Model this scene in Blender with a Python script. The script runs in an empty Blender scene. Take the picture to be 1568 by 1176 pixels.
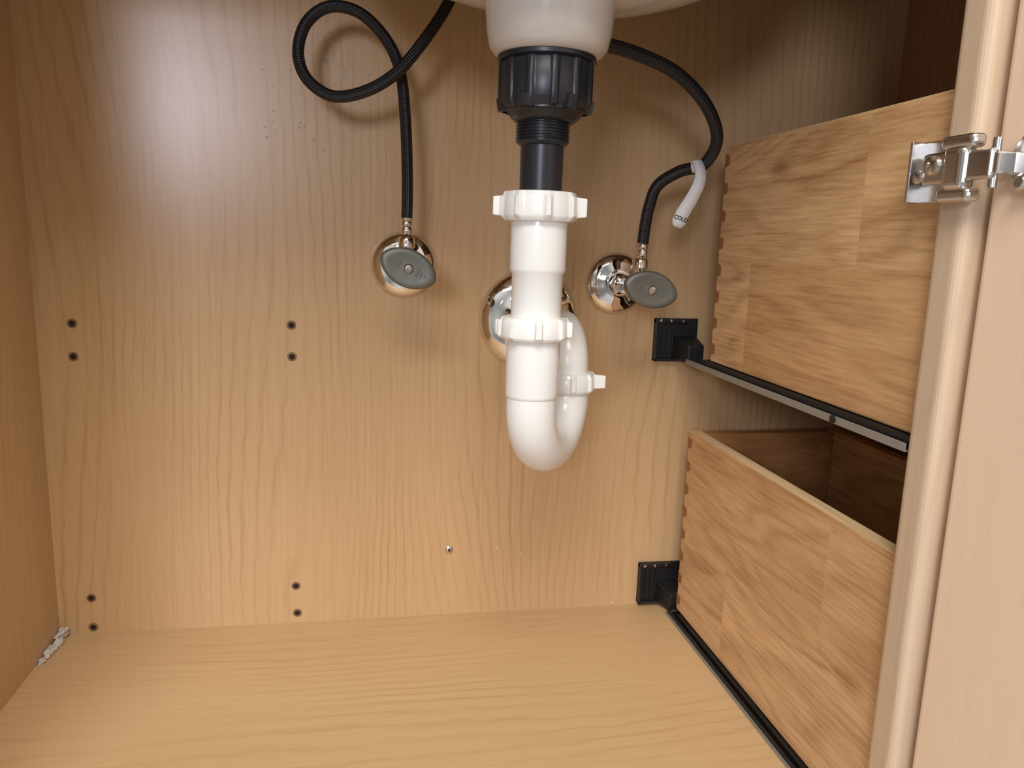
import bpy, bmesh, math, random
from mathutils import Vector, Matrix
random.seed(7)
scene=bpy.context.scene
H=.41
def P(x,Y,v): return Vector((x,Y-.8,H+v))

# ------------------------------------------------------------ node helpers
class NT:
    def __init__(s,name):
        s.m=bpy.data.materials.new(name); s.m.use_nodes=True; s.t=s.m.node_tree
        s.b=s.t.nodes['Principled BSDF']
    def n(s,typ,ins=None,**kw):
        nd=s.t.nodes.new(typ)
        for k,v in kw.items(): setattr(nd,k,v)
        for k,v in (ins or {}).items(): s.set(nd.inputs[k],v)
        return nd
    def set(s,sock,v):
        if isinstance(v,bpy.types.NodeSocket): s.t.links.new(v,sock)
        else: sock.default_value=v
    def math(s,op,a,b=0,c=0,clamp=False):
        nd=s.n('ShaderNodeMath',operation=op,use_clamp=clamp)
        s.set(nd.inputs[0],a); s.set(nd.inputs[1],b); s.set(nd.inputs[2],c)
        return nd.outputs[0]
    def mix(s,f,a,b,mode='MIX'):
        nd=s.n('ShaderNodeMix',data_type='RGBA',blend_type=mode)
        s.set(nd.inputs[0],f); s.set(nd.inputs[6],a); s.set(nd.inputs[7],b)
        return nd.outputs[2]
    def out(s,**kw):
        for k,v in kw.items(): s.set(s.b.inputs[k.replace('_',' ')],v)
        return s.m
def lin(r,g,b):
    f=lambda c:(c/255/12.92 if c/255<=.04045 else ((c/255+.055)/1.055)**2.4)
    return (f(r),f(g),f(b),1)

def plain(name,col,rough=.5,metal=0,var=.06,scale=40,bump=0,spec=.5):
    N=NT(name)
    tc=N.n('ShaderNodeTexCoord')
    ns=N.n('ShaderNodeTexNoise',{'Vector':tc.outputs['Object'],'Scale':scale,'Detail':3.0})
    f=N.math('MULTIPLY_ADD',ns.outputs[0],2*var,1-var)
    c=N.mix(1.0,col,N.n('ShaderNodeCombineColor',{0:f,1:f,2:f}).outputs[0],'MULTIPLY')
    N.out(Base_Color=c,Roughness=rough,Metallic=metal)
    N.b.inputs['Specular IOR Level'].default_value=spec
    if bump:
        bp=N.n('ShaderNodeBump',{'Height':ns.outputs[0],'Strength':bump,'Distance':.001})
        N.out(Normal=bp.outputs[0])
    return N.m

def maple(name,axis,base,dark,rough=.4,seed=0.,linestr=.4,freq=95.,streak=.26,kac=560.,acr=None):
    """maple laminate: fine cathedral contour lines + thin pores"""
    N=NT(name)
    tc=N.n('ShaderNodeTexCoord')
    acr=acr or {'z':'x','x':'y','y':'z'}[axis]
    sp=N.n('ShaderNodeSeparateXYZ',{0:tc.outputs['Object']})
    ac=sp.outputs['xyz'.index(acr)]
    def mp(along,across):
        sc=[across]*3; sc['xyz'.index(axis)]=along
        return N.n('ShaderNodeMapping',{'Vector':tc.outputs['Object'],'Location':(seed,seed*.7,seed*1.3),'Scale':sc}).outputs[0]
    n1=N.n('ShaderNodeTexNoise',{'Vector':mp(.24,1),'Scale':5.5,'Detail':1.2,'Roughness':.4,'Distortion':.0})
    wob=N.n('ShaderNodeTexNoise',{'Vector':mp(.6,1),'Scale':42.0,'Detail':1.5})
    ph=N.math('ADD',N.math('MULTIPLY',n1.outputs[0],freq),N.math('MULTIPLY',wob.outputs[0],4.5))
    ph=N.math('ADD',ph,N.math('MULTIPLY',ac,kac))
    s=N.math('SINE',ph)
    line=N.math('POWER',N.math('MULTIPLY_ADD',s,.5,.5),7.0)
    mask=N.n('ShaderNodeTexNoise',{'Vector':mp(.3,1),'Scale':16.0,'Detail':3.0})
    mk=N.n('ShaderNodeMapRange',{0:mask.outputs[0],1:.38,2:.66,3:.12,4:1.0}).outputs[0]
    lf=N.math('MULTIPLY',N.math('MULTIPLY',line,mk),linestr)
    st=N.n('ShaderNodeTexNoise',{'Vector':mp(.03,1),'Scale':300.0,'Detail':3.0,'Roughness':.6})
    sf=N.n('ShaderNodeMapRange',{0:st.outputs[0],1:.35,2:.75,3:0.0,4:streak}).outputs[0]
    bg=N.n('ShaderNodeTexNoise',{'Vector':mp(.12,1),'Scale':7.0,'Detail':2.0})
    bf=N.n('ShaderNodeMapRange',{0:bg.outputs[0],1:.3,2:.7,3:0.0,4:.22}).outputs[0]
    f=N.math('ADD',N.math('ADD',lf,sf),bf,clamp=True)
    N.out(Base_Color=N.mix(f,base,dark),Roughness=rough)
    return N.m

def planks(name,axis_l,axis_h,c1,c2,cd,rough=.5,bl=.33,bh=.062,seed=0.,off0=0.):
    """edge-glued solid boards: grain along axis_l, boards stacked along axis_h"""
    N=NT(name)
    tc=N.n('ShaderNodeTexCoord')
    sp=N.n('ShaderNodeSeparateXYZ',{0:tc.outputs['Object']})
    ix={'x':0,'y':1,'z':2}
    l=sp.outputs[ix[axis_l]]; h=sp.outputs[ix[axis_h]]; o=sp.outputs[3-ix[axis_l]-ix[axis_h]]
    v=N.n('ShaderNodeCombineXYZ',{0:N.math('ADD',l,10+seed),1:N.math('ADD',h,bh*100+off0),2:0.0}).outputs[0]
    br=N.n('ShaderNodeTexBrick',{'Vector':v,'Color1':(0,0,0,1),'Color2':(1,1,1,1),'Mortar':(.5,.5,.5,1),'Scale':1.0,'Mortar Size':0.0,'Bias':0.0,'Brick Width':bl,'Row Height':bh},offset=.42,offset_frequency=2)
    idv=N.n('ShaderNodeSeparateColor',{0:br.outputs[0]}).outputs[0]
    off=N.math('MULTIPLY',idv,13.0)
    gv=N.n('ShaderNodeCombineXYZ',{0:N.math('ADD',N.math('MULTIPLY',l,.24),off),1:N.math('ADD',h,off),2:N.math('ADD',o,N.math('MULTIPLY',off,.7))}).outputs[0]
    n1=N.n('ShaderNodeTexNoise',{'Vector':gv,'Scale':10.0,'Detail':2.0,'Roughness':.45,'Distortion':.3})
    s=N.math('SINE',N.math('MULTIPLY',n1.outputs[0],70.0))
    line=N.math('POWER',N.math('MULTIPLY_ADD',s,.5,.5),2.0)
    gv2=N.n('ShaderNodeCombineXYZ',{0:N.math('ADD',N.math('MULTIPLY',l,.06),off),1:N.math('ADD',h,off),2:o}).outputs[0]
    st=N.n('ShaderNodeTexNoise',{'Vector':gv2,'Scale':300.0,'Detail':3.0,'Roughness':.7})
    sf=N.n('ShaderNodeMapRange',{0:st.outputs[0],1:.38,2:.7,3:0.0,4:.48}).outputs[0]
    bl_=N.n('ShaderNodeTexNoise',{'Vector':gv,'Scale':18.0,'Detail':2.0})
    blo=N.n('ShaderNodeMapRange',{0:bl_.outputs[0],1:.35,2:.75,3:0.0,4:.35}).outputs[0]
    f=N.math('ADD',N.math('ADD',N.math('MULTIPLY',line,.22),sf),blo,clamp=True)
    vk=N.n('ShaderNodeCombineXYZ',{0:N.math('MULTIPLY',l,.55),1:h,2:seed}).outputs[0]
    vo=N.n('ShaderNodeTexVoronoi',{'Vector':vk,'Scale':8.0,'Randomness':1.0})
    kn=N.n('ShaderNodeMapRange',{0:vo.outputs['Distance'],1:.02,2:.10,3:.5,4:0.0}).outputs[0]
    f=N.math('ADD',f,kn,clamp=True)
    base=N.mix(idv,c1,c2)
    N.out(Base_Color=N.mix(f,base,cd),Roughness=rough)
    return N.m

m_back=maple('maple_laminate_back','z',lin(208,174,130),lin(174,134,92),.27,0.3,.38)
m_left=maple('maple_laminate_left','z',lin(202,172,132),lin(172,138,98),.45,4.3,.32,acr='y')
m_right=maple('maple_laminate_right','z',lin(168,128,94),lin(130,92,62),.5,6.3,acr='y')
m_floor=maple('maple_laminate_floor','x',lin(212,180,136),lin(180,142,98),.42,8.1,.42,acr='y',kac=420,freq=60)
m_ceil=plain('particle_board',lin(150,120,90),.8,bump=.3)
m_stile=maple('maple_frame','z',lin(214,190,162),lin(184,154,124),.45,2.7,.25,acr='y')
m_door=maple('maple_door','z',lin(244,216,188),lin(228,196,166),.4,5.5,.12,acr='y',kac=200)
m_side1=planks('drawer_boards','y','z',lin(236,198,148),lin(218,174,122),lin(158,110,66),.42,seed=.13,bl=.37,bh=.105,off0=.02)
m_side2=planks('drawer_boards_lower','y','z',lin(238,202,156),lin(216,174,124),lin(164,116,72),.42,seed=1.37,bl=.27,bh=.105,off0=.0)
m_dback=planks('drawer_boards_cross','x','z',lin(205,155,100),lin(180,126,76),lin(140,88,46),.45,seed=.4)
m_end=plain('end_grain',lin(150,102,62),.7,var=.15,scale=300)
m_edge=maple('drawer_edge_wood','y',lin(236,206,160),lin(194,150,104),.5,3.1,.4,acr='x')
m_white=plain('white_pvc',lin(240,240,236),.22,var=.01,scale=20)
m_sink=plain('white_porcelain',lin(206,198,188),.15,var=.01)
m_black=plain('black_abs',lin(36,38,43),.33,var=.1)
m_bracket=plain('black_plastic',lin(26,26,28),.45,var=.1)
m_rail=plain('grey_steel',lin(150,147,140),.38,metal=.3)
m_railb=plain('black_rail',lin(20,20,21),.5)
m_chrome=plain('chrome',lin(235,232,228),.06,metal=1,var=.01)
m_nickel=plain('nickel_hinge',lin(215,212,208),.22,metal=1,var=.05)
m_handle=plain('valve_handle_metal',lin(116,116,107),.45,metal=.45,var=.14,scale=120,bump=.25)
m_hole=plain('hole_dark',lin(40,28,20),.9)
m_ring=plain('hole_rim',lin(132,104,76),.7)
m_paper=plain('paper_tag',lin(228,228,226),.7,var=.02)
m_ink=plain('black_ink',lin(20,20,20),.8)
m_caulk=plain('white_caulk',lin(208,202,194),.8,var=.08,bump=.5,scale=200)
def braid():
    N=NT('braided_hose')
    uv=N.n('ShaderNodeTexCoord').outputs['UV']
    sp=N.n('ShaderNodeSeparateXYZ',{0:uv})
    a=N.math('SINE',N.math('ADD',N.math('MULTIPLY',sp.outputs[0],1400.),N.math('MULTIPLY',sp.outputs[1],2*math.pi*6)))
    b=N.math('SINE',N.math('SUBTRACT',N.math('MULTIPLY',sp.outputs[0],1400.),N.math('MULTIPLY',sp.outputs[1],2*math.pi*6)))
    h=N.math('MULTIPLY',a,b)
    bp=N.n('ShaderNodeBump',{'Height':h,'Strength':.5,'Distance':.0006})
    c=N.mix(N.math('MULTIPLY_ADD',h,.5,.5),lin(14,14,16),lin(34,34,37))
    return N.out(Base_Color=c,Roughness=.42,Normal=bp.outputs[0])
m_hose=braid()
def water():
    N=NT('water'); N.out(Base_Color=(.86,.83,.80,1),Roughness=.08,IOR=1.33); N.b.inputs['Transmission Weight'].default_value=.35
    return N.m
m_water=water()

# ------------------------------------------------------------ mesh helpers
def mk(name,bm,mat,smooth=False,bev=0,bseg=2,angle=40):
    me=bpy.data.meshes.new(name)
    bmesh.ops.recalc_face_normals(bm,faces=bm.faces)
    bm.to_mesh(me); bm.free()
    o=bpy.data.objects.new(name,me); scene.collection.objects.link(o)
    me.materials.append(mat)
    if smooth:
        for p in me.polygons: p.use_smooth=True
        try: me.set_sharp_from_angle(angle=math.radians(angle))
        except Exception: pass
    if bev:
        md=o.modifiers.new('bev','BEVEL'); md.width=bev; md.segments=bseg; md.limit_method='ANGLE'
        md.angle_limit=math.radians(40)
    return o
def addbox(bm,a,b):
    vs=[bm.verts.new((x,y,z)) for x in(a[0],b[0]) for y in(a[1],b[1]) for z in(a[2],b[2])]
    for f in [(0,1,3,2),(4,6,7,5),(0,4,5,1),(2,3,7,6),(0,2,6,4),(1,5,7,3)]:
        bm.faces.new([vs[i] for i in f])
    return vs
def box(name,a,b,mat,bev=.001,bseg=2):
    bm=bmesh.new(); addbox(bm,a,b); return mk(name,bm,mat,bev=bev,bseg=bseg)
def frame(d):
    d=Vector(d).normalized()
    u=d.orthogonal().normalized() if abs(d.z)<.9 else Vector((1,0,0))
    if abs(d.z)<.9: u=Vector((0,0,1)).cross(d).normalized()
    return u,d.cross(u).normalized(),d
def lathe(name,prof,c,mat,axis=(0,0,1),seg=64,n=0,duty=.5,ph=0,bev=0,angle=40,smooth=True):
    """profile entries (r,h[,amp]); n lobes of height amp round the rim"""
    if n: seg=max(seg,n*16)
    bm=bmesh.new(); u,v,d=frame(axis)
    if abs(Vector(axis).normalized().z)>.9: u=Vector((1,0,0)); v=Vector((0,1,0)) ; d=Vector(axis)
    c=Vector(c); rings=[]
    for p in prof:
        r,h=p[0],p[1]; amp=p[2] if len(p)>2 else 0
        if r<1e-6: rings.append([bm.verts.new(c+d*h)]); continue
        ring=[]
        for i in range(seg):
            t=2*math.pi*i/seg
            rr=r
            if n and amp:
                q=math.cos(n*(t)+ph); thr=math.cos(math.pi*duty)
                rr+=amp*min(1,max(0,(q-thr)/.25+.5))
            ring.append(bm.verts.new(c+d*h+u*(rr*math.cos(t))+v*(rr*math.sin(t))))
        rings.append(ring)
    for A,B in zip(rings,rings[1:]):
        if len(A)==1 and len(B)==1: continue
        for i in range(seg):
            j=(i+1)%seg
            if len(A)==1: bm.faces.new([A[0],B[i],B[j]])
            elif len(B)==1: bm.faces.new([A[i],B[0],A[j]])
            else: bm.faces.new([A[i],B[i],B[j],A[j]])
    return mk(name,bm,mat,smooth=smooth,bev=bev,angle=angle)
def cr(pts,k=12):
    pts=[Vector(p) for p in pts]; Q=[2*pts[0]-pts[1]]+pts+[2*pts[-1]-pts[-2]]; out=[]
    for i in range(1,len(Q)-2):
        a,b,c,d=Q[i-1:i+3]
        for s in range(k):
            t=s/k
            out.append(.5*((2*b)+(c-a)*t+(2*a-5*b+4*c-d)*t*t+(3*b-a-3*c+d)*t**3))
    out.append(pts[-1]); return out
def sweep(name,path,r,mat,seg=24,caps=True,radii=None):
    bm=bmesh.new(); uvl=bm.loops.layers.uv.new('UVMap')
    T=[(path[min(i+1,len(path)-1)]-path[max(i-1,0)]).normalized() for i in range(len(path))]
    u=T[0].orthogonal().normalized(); rings=[]; L=0; Ls=[]
    for i,p in enumerate(path):
        if i: L+=(p-path[i-1]).length
        Ls.append(L)
        u=(u-T[i]*u.dot(T[i])).normalized(); v=T[i].cross(u)
        rr=radii[i] if radii else r
        rings.append([bm.verts.new(p+u*(rr*math.cos(2*math.pi*k/seg))+v*(rr*math.sin(2*math.pi*k/seg))) for k in range(seg)])
    for i in range(len(rings)-1):
        for k in range(seg):
            j=(k+1)%seg
            f=bm.faces.new([rings[i][k],rings[i][j],rings[i+1][j],rings[i+1][k]])
            for lp,(a,b) in zip(f.loops,[(Ls[i],k/seg),(Ls[i],(k+1)/seg),(Ls[i+1],(k+1)/seg),(Ls[i+1],k/seg)]): lp[uvl].uv=(a,b)
    if caps:
        bm.faces.new(rings[0]); bm.faces.new(rings[-1])
    return mk(name,bm,mat,smooth=True,angle=60)
def group(name,parts,loc=None):
    bpy.context.view_layer.update()
    e=bpy.data.objects.new(name,None); scene.collection.objects.link(e)
    pts=[p.matrix_world@Vector(c) for p in parts for c in p.bound_box]
    ctr=Vector([(min(q[i] for q in pts)+max(q[i] for q in pts))/2 for i in range(3)]) if loc is None else Vector(loc)
    e.location=ctr; e.empty_display_size=.02
    for p in parts:
        p.parent=e; p.location=p.location-ctr
    return e

# ------------------------------------------------------------ cabinet shell
XL,XR,YF,ZT=-.312,.567,-.405,.715
box('wall_back',(XL-.018,0,-.018),(XR+.018,.012,ZT),m_back,0)
box('wall_left',(XL-.018,YF,-.018),(XL,0,ZT),m_left,0)
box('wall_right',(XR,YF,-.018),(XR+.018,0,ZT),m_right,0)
box('floor',(XL,YF,-.018),(XR,0,0),m_floor,0)
box('ceiling',(XL-.02,YF-.075,ZT),(XR+.02,.012,ZT+.03),m_ceil,.001)

ys0,ys1=-.404,-.379
SX=.3315
fr=[box('center_stile',(SX,ys0,.0),(.372,ys1,ZT),m_stile,.006,5),
    box('left_stile',(XL-.018,YF-.019,-.09),(XL-.0005,YF-.0005,ZT),m_stile,.002,2),
    box('right_stile',(XR,YF-.019,-.09),(XR+.018,YF-.0005,ZT),m_stile,.002,2),
    box('top_rail',(XL-.0005,YF-.011,ZT-.028),(SX,YF+.02,ZT-.0005),m_stile,.002,2),
    box('bottom_rail',(XL-.0005,YF-.019,-.09),(XR,YF-.0005,-.0005),m_stile,.002,2),
    box('bay_light_block',(.376,YF-.0495,.505),(XR+.012,YF-.0305,ZT-.004),m_door,.003)]  # unseen panel added above the drawer fronts to keep light out of the bay
group('face_frame',fr)

def door():
    parts=[]
    W,T,z0,z1=.33,.019,.004,.70
    bm=bmesh.new(); addbox(bm,(0,0,z0),(T,-W,z1)); 
    parts.append(mk('slab',bm,m_door,bev=.0045,bseg=4))
    # raised frame moulding on the show face
    for nm,A,B in [('hinge_stile',(T-.002,-.006,z0+.006),(T+.003,-.055,z1-.006)),('free_stile',(T-.002,-W+.055,z0+.006),(T+.003,-W+.006,z1-.006)),
                   ('rail_top',(T-.002,-.055,z1-.06),(T+.003,-W+.055,z1-.006)),('rail_bottom',(T-.002,-.055,z0+.006),(T+.003,-W+.055,z0+.06))]:
        bm=bmesh.new(); addbox(bm,A,B); parts.append(mk(nm,bm,m_door,bev=.001))
    for p in parts:
        p.matrix_world=Matrix.Translation((.3395,-.4105,0))@Matrix.Rotation(math.radians(4),4,'Z')
    e=bpy.data.objects.new('cabinet_door',None); scene.collection.objects.link(e)
    for p in parts: p.parent=e
door()

# ------------------------------------------------------------ holes & specks on back wall
hp=[(-.28,-.09),(-.281,-.122),(-.0775,-.089),(-.0775,-.121),(-.28,-.371),(-.28,-.403),(-.078,-.368),(-.077,-.399)]
parts=[]
for i,(x,v) in enumerate(hp):
    z=H+v
    parts.append(lathe('rim_%d'%i,[(.0028,0),(.0047,0),(.0043,.0006),(.0029,.0007),(.0028,0)],(x,0,z),m_ring,axis=(0,-1,0),seg=24))
    parts.append(lathe('bore_%d'%i,[(.0,.0003),(.0030,.0003),(.0030,-.0002)],(x,0,z),m_hole,axis=(0,-1,0),seg=24))
group('shelf_pin_holes',parts)
s1=lathe('head',[(.0042,0),(.0042,.001),(.0032,.0018),(0,.002)],(.085,0,H-.334),m_nickel,axis=(0,-1,0),seg=24)
s2=lathe('socket',[(0,.0022),(.0016,.0022),(.0016,.0015)],(.085,0,H-.334),m_hole,axis=(0,-1,0),seg=6)
group('screw',[s1,s2])
parts=[]
for i,(x,v,r) in enumerate([(.139,-.334,.0014),(.1455,-.3335,.0008),(.1655,-.342,.0012),(.275,-.4065,.0014)]):
    parts.append(lathe('chip_%d'%i,[(r,0),(r*.8,.0006),(0,.0008)],(x,0,H+v),m_caulk,axis=(0,-1,0),seg=10))
group('paint_specks',parts)
bm=bmesh.new()
for i in range(190):
    if i<140:
        x=random.gauss(-.028,.02); z=H+random.gauss(.165,.03)
    else:
        x=random.uniform(-.10,.03); z=H+random.uniform(.09,.26)
    r=random.choice([.0005,.0007,.0009,.0013])
    M=Matrix.Translation((x,-.0001,z))@Matrix.Diagonal((r,r*.6,r*1.15,1))
    bmesh.ops.create_icosphere(bm,subdivisions=1,radius=1,matrix=M)
mk('water_droplets',bm,m_water,smooth=True,angle=180)
bm=bmesh.new()
for i in range(26):
    t=random.random()**1.5
    x=XL+.002+random.random()*.009*(1-t*.8); y=-.003-t*.055; r=random.uniform(.0018,.0042)*(1-t*.55)
    z=r*.7+random.random()*.006*(1-t)
    M=Matrix.Translation((x,y,z))@Matrix.Rotation(random.random()*3,4,(1,1,0))@Matrix.Diagonal((r,r*1.7,r*.8,1))
    bmesh.ops.create_icosphere(bm,subdivisions=2,radius=1,matrix=M)
for v in bm.verts: v.co+=Vector([random.uniform(-.0009,.0009) for _ in range(3)]); v.co.x=max(v.co.x,XL+.0002); v.co.z=max(v.co.z,.0002); v.co.y=min(v.co.y,-.0002)
mk('caulk',bm,m_caulk,smooth=True,angle=50)

# ------------------------------------------------------------ sink
cx,cy=.125,-.22
bx,by=.132,-.225
bm=bmesh.new()
a,b,h=.215,.165,.140; zb=.575
NU,NV=72,24; rings=[]
for i in range(NV+1):
    t=math.pi/2*i/NV
    rr=math.sin(t)**.9; zz=zb+h*(1-math.cos(t))
    if i==0: rings.append([bm.verts.new((bx,by,zb))]); continue
    rings.append([bm.verts.new((bx+a*rr*math.cos(2*math.pi*k/NU),by+b*rr*math.sin(2*math.pi*k/NU),min(zz,ZT-.0005))) for k in range(NU)])
for A,B in zip(rings,rings[1:]):
    for k in range(NU):
        j=(k+1)%NU
        bm.faces.new([A[0],B[k],B[j]] if len(A)==1 else [A[k],B[k],B[j],A[j]])
bowl=mk('bowl',bm,m_sink,smooth=True,angle=80)
boss=lathe('drain_boss',[(.064,.602),(.054,.594),(.0485,.584),(.0462,.570),(.0448,.556),(.0425,.547),(.038,.5425),(.034,.541),(0,.541)],(cx+.002,cy,0),m_sink,angle=80)
group('sink',[bowl,boss])

# ------------------------------------------------------------ black drain nut + tailpiece
parts=[]
parts.append(lathe('gasket',[(0,.5425),(.0345,.5425),(.0358,.541),(.0358,.5385),(.034,.5375),(0,.5375)],(cx+.001,cy,0),m_black))
parts.append(lathe('mounting_nut',[(0,.5375),(.0325,.5375,.0014),(.0335,.536,.0014),(.0335,.511,.0014),(.0325,.508,.0020),(.0305,.505,.003),(.0275,.5035,.001),(.0255,.500,0),(.0215,.4965,0),(.020,.4963),(0,.4963)],(cx+.001,cy,0),m_black,n=12,duty=.28,ph=.4))
parts.append(lathe('nut_lugs',[(.030,.512,.0055),(.0302,.5115,.0058),(.0300,.5035,.0045),(.029,.503,.002)],(cx+.001,cy,0),m_black,n=6,duty=.3,ph=.9))
th=[(0,.4970)]
z=.4968
while z>.482:
    th+= [(.0188,z),(.0199,z-.0007),(.0199,z-.0011),(.0188,z-.0018)]; z-=.0022
th+=[(.0185,z),(.0172,z-.001),(.0160,z-.0015),(.0158,.430),(0,.430)]
parts.append(lathe('tailpiece',th,(cx,cy,0),m_black,angle=50))
group('sink_drain',parts)

# ------------------------------------------------------------ white P-trap
def nut(name,c,zt,zbm,r,wing,n=8,ph=0.,ang=0.):
    hh=zt-zbm
    prof=[(r*.62,zt-hh*.02),(r*.80,zt),(r*.93,zt-hh*.03,.0010),(r*.97,zt-hh*.16,.0014),(r*.99,zt-hh*.20,.0024),(r*1.0,zt-hh*.80,.0024),(r*.99,zt-hh*.86,.0016),(r*.92,zbm+hh*.03,.0008),(r*.82,zbm),(r*.6,zbm)]
    ps=[lathe(name+'_body',prof,(c[0],c[1],0),m_white,n=n,duty=.24,ph=ph,angle=35)]
    for s in (0,1):
        A=ang+math.pi*s
        bm=bmesh.new(); vs=addbox(bm,(r*.9,-.0028,zbm+hh*.14),(wing,.0028,zt-hh*.14))
        for v in vs:
            if v.co.x>r: v.co.z=(zt+zbm)/2+(v.co.z-(zt+zbm)/2)*.86
        bmesh.ops.rotate(bm,verts=bm.verts,cent=(0,0,0),matrix=Matrix.Rotation(A,3,'Z'))
        bmesh.ops.translate(bm,verts=bm.verts,vec=(c[0],c[1],0))
        ps.append(mk(name+'_wing_%d'%s,bm,m_white,bev=.001,bseg=3))
    return ps
parts=nut('slip_nut_top',(cx,cy),.4475,.4255,.0280,.0352,ang=math.radians(-12))
parts.append(lathe('extension_tube',[(.0165,.430),(.0205,.430),(.0212,.426),(.0212,.391),(.0208,.3885),(.0195,.387),(.0193,.352),(.0193,.345),(0,.345)],(cx,cy,0),m_white,angle=60))
parts+=nut('slip_nut_middle',(cx-.001,cy),.3545,.3365,.0262,.0300,ph=.6,ang=math.radians(-20))
f0=Vector((cx-.001,cy,0)); bk=Vector((.171,-.148,0)); dv=(bk-f0); R=dv.length/2; dn=dv.normalized(); mid=(f0+bk)/2
zc=.242+R
path=[f0+Vector((0,0,z)) for z in (.340,.325,.310,.297)]
for i in range(0,33):
    t=math.pi*i/32
    path.append(mid-dn*R*math.cos(t)+Vector((0,0,zc-R*math.sin(t))))
path.append(bk+Vector((0,0,zc+.006)))
parts.append(sweep('j_bend',path,.0197,m_white,seg=48))
parts.append(lathe('j_bend_socket',[(.0195,.3385),(.0206,.338),(.0208,.334),(.0208,.2945),(.0205,.2925),(.0196,.2915)],(f0.x,f0.y,0),m_white,angle=50))
parts+=nut('slip_nut_back',(bk.x,bk.y),.300,.282,.0235,.034,ph=.2,ang=math.radians(-5))
A0=bk+Vector((0,0,.292))
arm=[A0,A0+Vector((0,0,.006)),A0+Vector((0,0,.012))]
wallp=Vector((.164,0,.3335)); Ra=.030
hd=Vector((wallp.x-bk.x,wallp.y-bk.y,0)).normalized()
c0=arm[-1]
for i in range(1,17):
    t=math.pi/2*i/16
    arm.append(c0+hd*Ra*(1-math.cos(t))+Vector((0,0,Ra*math.sin(t))))
arm.append(Vector((.166,-.06,.3335))); arm.append(Vector((.164,-.0005,.3335)))
parts.append(sweep('trap_arm',arm,.0178,m_white,seg=40))
parts.append(lathe('wall_escutcheon',[(.0180,.022),(.0195,.0225),(.0225,.021),(.028,.0165),(.036,.0135),(.044,.011),(.049,.007),(.0518,.003),(.0525,.0003),(.051,.0002)],(.164,0,.3305),m_chrome,axis=(0,-1,0),seg=96,angle=60))
group('p_trap',parts)

# ------------------------------------------------------------ shut-off valves
def valve(x,z,ox,rot,hy):
    ps=[]
    ps.append(lathe('escutcheon',[(.0105,.013),(.0125,.0135),(.016,.012),(.022,.0105),(.028,.0085),(.0315,.005),(.0328,.001),(.0325,.0002)],(x,0,z),m_chrome,axis=(0,-1,0),seg=72,angle=60))
    ps.append(lathe('inlet_nut',[(0,.026),(.010,.026),(.0112,.025),(.0112,.014),(.0105,.013),(0,.013)],(x,0,z),m_chrome,axis=(0,-1,0),seg=6,smooth=False))
    ps.append(lathe('body',[(.0085,.024),(.0085,.040),(.0095,.042),(.0105,.046),(.0105,.058),(.0112,.060),(.0112,.068),(.009,.072),(.007,.074),(.0055,.076),(.0055,hy-.006),(.0075,hy-.004),(.0075,hy)],(x,0,z),m_chrome,axis=(0,-1,0),seg=32))
    oy=-.052
    ps.append(lathe('outlet',[(0,.006),(.006,.006),(.006,.017),(.0078,.018),(.0078,.026),(.0062,.028),(0,.028)],(ox,oy-.01,z),m_chrome,seg=24))
    bm=bmesh.new(); prof=[]
    n=48; L,Wd=.0268,.0170
    ou=[]
    for k in range(n):
        t=2*math.pi*k/n; c_,s_=math.cos(t),math.sin(t)
        px=L*math.copysign(abs(c_)**1.0,c_); pz=Wd*math.copysign(abs(s_)**1.25,s_)
        ou.append((px,pz))
    levels=[(0,.72),(.0012,.93),(.003,1.0),(.006,1.0),(.0078,.93),(.0085,.82),(.0080,.70),(.0076,.35)]
    rs=[]
    for (h_,sc) in levels:
        rg=[]
        for px,pz in ou:
            q=Vector((px*sc,0,pz*sc)); q.rotate(Matrix.Rotation(rot,3,'Y'))
            rg.append(bm.verts.new((x+q.x,-(hy+h_-.002),z+q.z)))
        rs.append(rg)
    for A,B in zip(rs,rs[1:]):
        for k in range(n):
            j=(k+1)%n; bm.faces.new([A[k],A[j],B[j],B[k]])
    bm.faces.new(rs[0]); bm.faces.new(rs[-1])
    ps.append(mk('handle',bm,m_handle,smooth=True,angle=45))
    ps.append(lathe('handle_screw',[(.0042,hy+.0055),(.0042,hy+.0072),(.003,hy+.0085),(.0018,hy+.0086),(.0012,hy+.0078),(0,hy+.0078)],(x,0,z),m_nickel,axis=(0,-1,0),seg=24))
    for i,sx in enumerate((-1,1)):
        for j in range(3):
            bm=bmesh.new()
            addbox(bm,(sx*(.009+j*.0035)-.0006,-(hy+.0066),-.0035+.001*j),(sx*(.009+j*.0035)+.0006,-(hy+.0052),.0035-.001*j))
            bmesh.ops.rotate(bm,verts=bm.verts,cent=(0,0,0),matrix=Matrix.Rotation(rot,3,'Y'))
            bmesh.ops.translate(bm,verts=bm.verts,vec=(x,0,z))
            ps.append(mk('rib_%d_%d'%(i,j),bm,m_handle,bev=.0003))
    return group('shutoff_valve',ps)
valve(.0335,.3840,.0335,math.radians(25),.096)
valve(.2575,.3705,.262,math.radians(14),.106)

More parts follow.
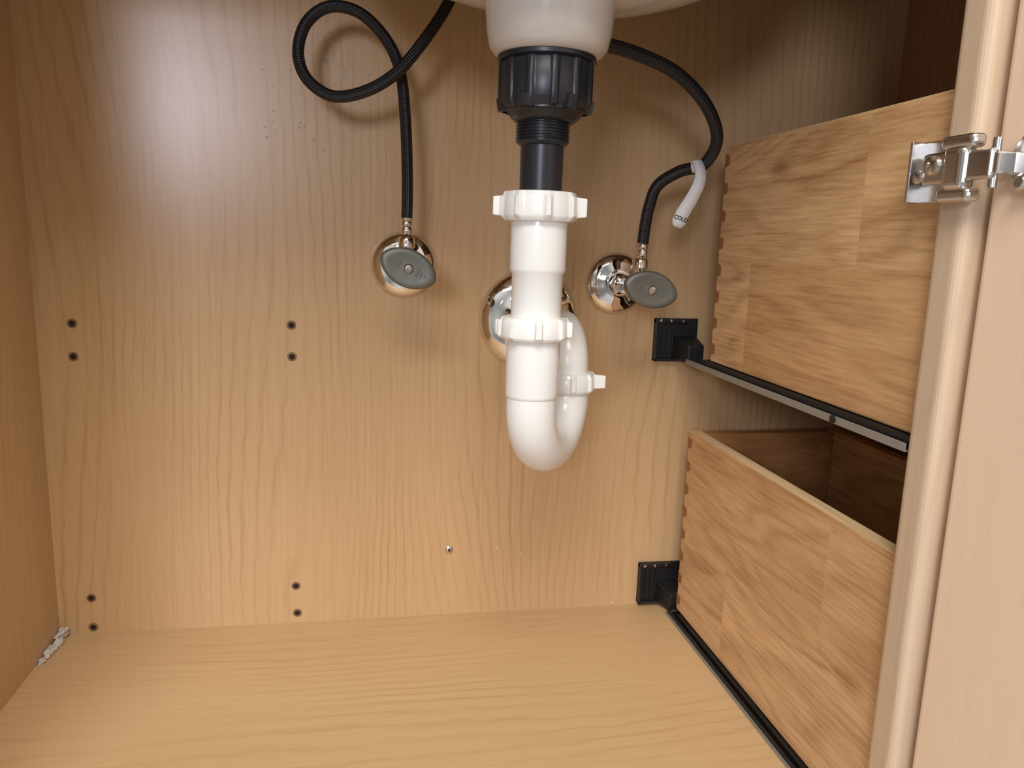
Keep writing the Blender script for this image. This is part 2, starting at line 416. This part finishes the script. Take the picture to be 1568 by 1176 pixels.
# ------------------------------------------------------------ supply hoses
def ferrule(nm,x,y,z0,z1):
    return lathe(nm,[(0,z0),(.0048,z0),(.0052,z0+.001),(.0052,z1-.009),(.0046,z1-.008),(.0052,z1-.007),(.0052,z1-.004),(.0047,z1-.003),(.0054,z1-.002),(.0054,z1),(0,z1)],(x,y,0),m_chrome,seg=32)
def sc(px,pv,Y): k=Y/.75; return Vector((px*k,Y-.8,H+pv*k))
hl=[sc(.034,.017,.738),sc(.0345,.040,.738),sc(.034,.069,.74),sc(.032,.109,.742),sc(.027,.149,.745),sc(.014,.176,.748),sc(-.009,.196,.75),sc(-.035,.199,.75),sc(-.055,.184,.748),sc(-.0625,.159,.745),sc(-.055,.137,.74),sc(-.033,.124,.735),sc(-.004,.130,.73),sc(.024,.148,.727),sc(.049,.178,.730),sc(.069,.209,.738),sc(.084,.243,.75),sc(.095,.275,.755)]
p=cr(hl,14)
group('supply_hose',[sweep('braided_line',p,.0052,m_hose),ferrule('ferrule',hl[0].x,hl[0].y,hl[0].z-.0135,hl[0].z+.002)])
hr=[P(.2626,.735,.003),P(.2632,.733,.020),P(.2650,.730,.038),P(.2700,.724,.0575),P(.2869,.713,.0705),P(.3045,.700,.0765),P(.3090,.685,.0975),P(.2900,.670,.1230),P(.2553,.655,.1441),P(.2155,.645,.1550),P(.1815,.640,.1590),P(.150,.660,.163),P(.13,.695,.173),P(.115,.738,.195),P(.107,.755,.245),P(.106,.758,.285)]
p=cr(hr,14)
bm=bmesh.new()
cen=cr([P(.2960,.697,.0800),P(.2975,.690,.070),P(.2960,.687,.0585),P(.2895,.687,.044),P(.2825,.688,.031),P(.2780,.689,.0185)],8)
prev=None
for i,c_ in enumerate(cen):
    d=(cen[min(i+1,len(cen)-1)]-cen[max(i-1,0)]).normalized()
    sd=d.cross(Vector((0,-1,0))).normalized(); 
    w=.0046+.0024*i/len(cen)
    ww=w if i<len(cen)-5 else w*[1,.97,.90,.76,.50][i-(len(cen)-5)]
    row=[bm.verts.new(c_-sd*ww),bm.verts.new(c_+sd*ww)]
    if prev: bm.faces.new([prev[0],prev[1],row[1],row[0]])
    prev=row
tag=mk('tag_strip',bm,m_paper,smooth=True,angle=80); sm=tag.modifiers.new('s','SOLIDIFY'); sm.thickness=.0003
fc=bpy.data.curves.new('tag_text','FONT'); fc.body='COLD'; fc.size=.0050; fc.extrude=.00005; fc.align_x='CENTER'; fc.align_y='CENTER'; fc.offset=.00008
tt=bpy.data.objects.new('tag_text_tmp',fc); scene.collection.objects.link(tt)
bpy.context.view_layer.update()
me=bpy.data.meshes.new_from_object(tt.evaluated_get(bpy.context.evaluated_depsgraph_get())); bpy.data.objects.remove(tt)
to=bpy.data.objects.new('tag_text',me); scene.collection.objects.link(to); me.materials.clear(); me.materials.append(m_ink)
M=Matrix.Translation(P(.2808,.6885,.0262)+Vector((0,-.0009,0)))@Matrix.Rotation(math.radians(90),4,'X')@Matrix.Rotation(math.radians(-16),4,'Z')
me.transform(M)
pr=sweep('tag_wrap',cr([P(.2965,.7058,.0738),P(.3000,.7030,.0748)],6),.0059,m_paper)
group('supply_hose',[sweep('braided_line',p,.0056,m_hose),ferrule('ferrule',hr[0].x,hr[0].y,hr[0].z-.0135,hr[0].z+.002),tag,to,pr])

# ------------------------------------------------------------ drawers
def drawer(z0,z1,yb,ms,fz0,fz1):
    x0,x1,yf=.340,.517,-.378; t=.0125
    ps=[]
    def pl(nm,a,b,m,bv=.0012): ps.append(box(nm,a,b,m,bv)); return ps[-1]
    pl('side_near',(x0,yf,z0),(x0+t,yb,z1),ms)
    pl('side_far',(x1-t,yf,z0),(x1,yb,z1),ms)
    pl('back',(x0+t,yb-t,z0+.006),(x1-t,yb-.0005,z1-.0005),m_dback)
    pl('front_inner',(x0+t,yf,z0+.006),(x1-t,yf+t,z1),m_dback)
    pl('bottom',(x0+t,yf+t,z0+.010),(x1-t,yb-t,z0+.016),m_dback,0)
    pl('drawer_front',(.376,YF-.0495,fz0),(XR+.012,YF-.0305,fz1),m_door,.003)
    pl('top_edge_near',(x0+.0004,yf,z1-.0002),(x0+t-.0004,yb-.0004,z1+.0004),m_edge,0)
    n=8; hgt=(z1-z0)
    for i in range(n):
        zc_=z0+hgt*(i+.5)/n; hw=hgt/n*.26
        bm=bmesh.new()
        pts=[(yb+.0003,zc_-hw*1.0),(yb-t*.75,zc_-hw*.62),(yb-t*.75,zc_+hw*.62),(yb+.0003,zc_+hw*1.0)]
        A=[bm.verts.new((x0-.00025,y,z)) for y,z in pts]; B=[bm.verts.new((x0+.002,y,z)) for y,z in pts]
        bm.faces.new(A); bm.faces.new(B)
        for k in range(4): bm.faces.new([A[k],A[(k+1)%4],B[(k+1)%4],B[k]])
        ps.append(mk('dovetail_%d'%i,bm,m_end))
    return group('drawer',ps)
drawer(.2975,.507,-.070,m_side1,.305,.50)
drawer(.009,.2155,-.033,m_side2,.004,.30)

def slide(zr,zt,hb):
    ps=[]
    xa,xb=.304,.354
    ps.append(box('bracket_plate',(xa,-.003,zr),(xb,-.0003,zt),m_bracket,.0008))
    ps.append(box('bracket_top_lip',(xa,-.007,zt-.005),(xb-.012,-.0003,zt),m_bracket,.0008))
    ps.append(box('bracket_left_lip',(xa,-.009,zr),(xa+.0025,-.0003,zt),m_bracket,.0006))
    ps.append(box('bracket_bottom_lip',(xa,-.009,zr),(xb,-.0003,zr+.0025),m_bracket,.0006))
    bm=bmesh.new()
    z1=zr+hb
    q=[(.325,-.003),(.3345,-.028),(.352,-.028),(.352,-.003)]
    A=[bm.verts.new((x,y,zr+.001)) for x,y in q]; B=[bm.verts.new((x,y,(z1 if y<-.01 else z1+.008))) for x,y in q]
    bm.faces.new(A); bm.faces.new(B)
    for k in range(4): bm.faces.new([A[k],A[(k+1)%4],B[(k+1)%4],B[k]])
    ps.append(mk('socket',bm,m_bracket,bev=.0012))
    for k,(x,z) in enumerate([(.310,zt-.0025),(.322,zt-.0025),(.336,zt-.0025)]):
        ps.append(lathe('rivet_%d'%k,[(.0018,.006),(.0018,.0078),(0,.0082)],(x,0,z),m_nickel,axis=(0,-1,0),seg=12))
    for k in range(3):
        ps.append(box('fin_%d'%k,(.312+.006*k,-.006,zr+.010),(.3132+.006*k,-.0025,zt-.010),m_bracket,.0003))
    return ps
ps=slide(.2875,.334,.020)
ps.append(box('outer_rail',(.3325,-.378,.2872),(.3338,-.026,.2930),m_rail,.0004))
ps.append(box('rail_bottom',(.3338,-.378,.2872),(.352,-.026,.2884),m_rail,.0003))
ps.append(box('inner_runner',(.3355,-.378,.2884),(.350,-.055,.2968),m_railb,.0006))
ps.append(lathe('roller',[(.003,.0),(.003,.0014),(0,.0016)],(.3325,-.30,.2905),m_railb,axis=(-1,0,0),seg=16))
group('drawer_slide',ps)
ps=slide(.004,.052,.018)
ps.append(box('outer_rail',(.3325,-.378,.0004),(.3338,-.026,.0058),m_railb,.0004))
ps.append(box('rail_bottom',(.3338,-.378,.0004),(.352,-.026,.0014),m_railb,.0003))
ps.append(box('inner_runner',(.3365,-.378,.0014),(.350,-.045,.0082),m_railb,.0006))
ps.append(box('rail_lip',(.3300,-.378,.0004),(.3325,-.026,.0018),m_rail,.0002))
group('drawer_slide',ps)

# ------------------------------------------------------------ hinge on the stile
ps=[]
hx=SX; hz=.460
ps.append(box('mounting_plate',(hx-.0022,-.402,hz-.019),(hx-.0002,-.362,hz+.017),m_nickel,.0008))
ps.append(box('plate_rear_tab',(hx-.010,-.366,hz-.019),(hx+.0,-.3635,hz+.017),m_nickel,.0006))
ps.append(box('arm_body',(hx-.0085,-.398,hz-.009),(hx-.002,-.374,hz+.009),m_nickel,.002,3))
ps.append(lathe('cam_screw',[(.0058,.0080),(.0058,.0098),(.0045,.0108),(.0016,.0108),(.0012,.0095),(0,.0095)],(hx,-.383,hz+.002),m_nickel,axis=(-1,0,0),seg=24))
ps.append(lathe('side_screw',[(.004,.0080),(.004,.0095),(.003,.0103),(0,.0103)],(hx,-.372,hz-.004),m_nickel,axis=(-1,0,0),seg=24))
ps.append(box('wrap_cheek_top',(hx-.0105,-.415,hz+.009),(hx-.0005,-.390,hz+.017),m_nickel,.0030,5))
ps.append(box('wrap_cheek_bottom',(hx-.0105,-.415,hz-.020),(hx-.0005,-.390,hz-.012),m_nickel,.0030,5))
ps.append(box('knuckle_block',(hx-.0120,-.411,hz-.014),(hx-.001,-.394,hz+.011),m_nickel,.0045,5))
ps.append(box('link_arm',(hx-.0085,-.427,hz-.0085),(hx-.0035,-.408,hz+.0075),m_nickel,.0018,4))
ps.append(box('link_return',(hx-.0065,-.430,hz-.0065),(hx+.0065,-.4245,hz+.0060),m_nickel,.0015,3))
ps.append(lathe('pivot_pin',[(0,-.013),(.0024,-.013),(.0024,.013),(0,.013)],(hx-.003,-.424,hz),m_nickel,seg=20))
ps.append(lathe('hinge_cup',[(0,.0035),(.012,.0035),(.0165,.003),(.0175,.001),(.0172,-.002)],(hx+.0075,-.443,hz),m_nickel,axis=(-1,0,0),seg=48))
ps.append(lathe('cup_screw',[(.0045,.003),(.0045,.005),(.003,.0065),(0,.0065)],(hx+.0075,-.437,hz-.0105),m_nickel,axis=(-1,0,0),seg=20))
group('cabinet_hinge',ps)

# ------------------------------------------------------------ light
def area(nm,loc,tgt,sx,sy,pw,col):
    l=bpy.data.lights.new(nm,'AREA'); l.shape='RECTANGLE'; l.size=sx; l.size_y=sy; l.energy=pw; l.color=col
    o=bpy.data.objects.new(nm,l); scene.collection.objects.link(o); o.location=loc
    o.rotation_euler=(Vector(tgt)-Vector(loc)).to_track_quat('-Z','Y').to_euler()
area('ceiling_light',(-.35,-1.8,2.05),(.05,0,.1),1.2,.9,50,(1,.97,.91))
area('window_light',(-.98,-3.3,1.02),(0,0,.4),.6,.55,30,(.80,.84,1))
w=bpy.data.worlds.new('world'); scene.world=w; w.use_nodes=True
nt=w.node_tree; bgn=nt.nodes['Background']; 
tc=nt.nodes.new('ShaderNodeTexCoord'); ns=nt.nodes.new('ShaderNodeTexNoise'); ns.inputs['Scale'].default_value=1.6; ns.inputs['Detail'].default_value=1
rp=nt.nodes.new('ShaderNodeValToRGB'); rp.color_ramp.elements[0].color=(.28,.27,.26,1); rp.color_ramp.elements[1].color=(1,.98,.95,1)
rp.color_ramp.elements[0].position=.38; rp.color_ramp.elements[1].position=.62
nt.links.new(tc.outputs['Generated'],ns.inputs['Vector']); nt.links.new(ns.outputs[0],rp.inputs[0]); nt.links.new(rp.outputs[0],bgn.inputs[0])
bgn.inputs[1].default_value=.78

scene.view_settings.view_transform='Standard'
# ------------------------------------------------------------ camera
cam=bpy.data.cameras.new('camera'); cam.sensor_width=36; cam.lens=1185.1/1568*36; cam.clip_start=.01
co=bpy.data.objects.new('camera',cam); scene.collection.objects.link(co); scene.camera=co
r=Vector((.98364,-.17741,.03231)); u=Vector((.00078,.18297,.98303)); f=Vector((.18031,.96702,-.18052))
M=Matrix((( r.x,u.x,-f.x,0),(r.y,u.y,-f.y,-.8),(r.z,u.z,-f.z,H),(0,0,0,1)))
co.matrix_world=M
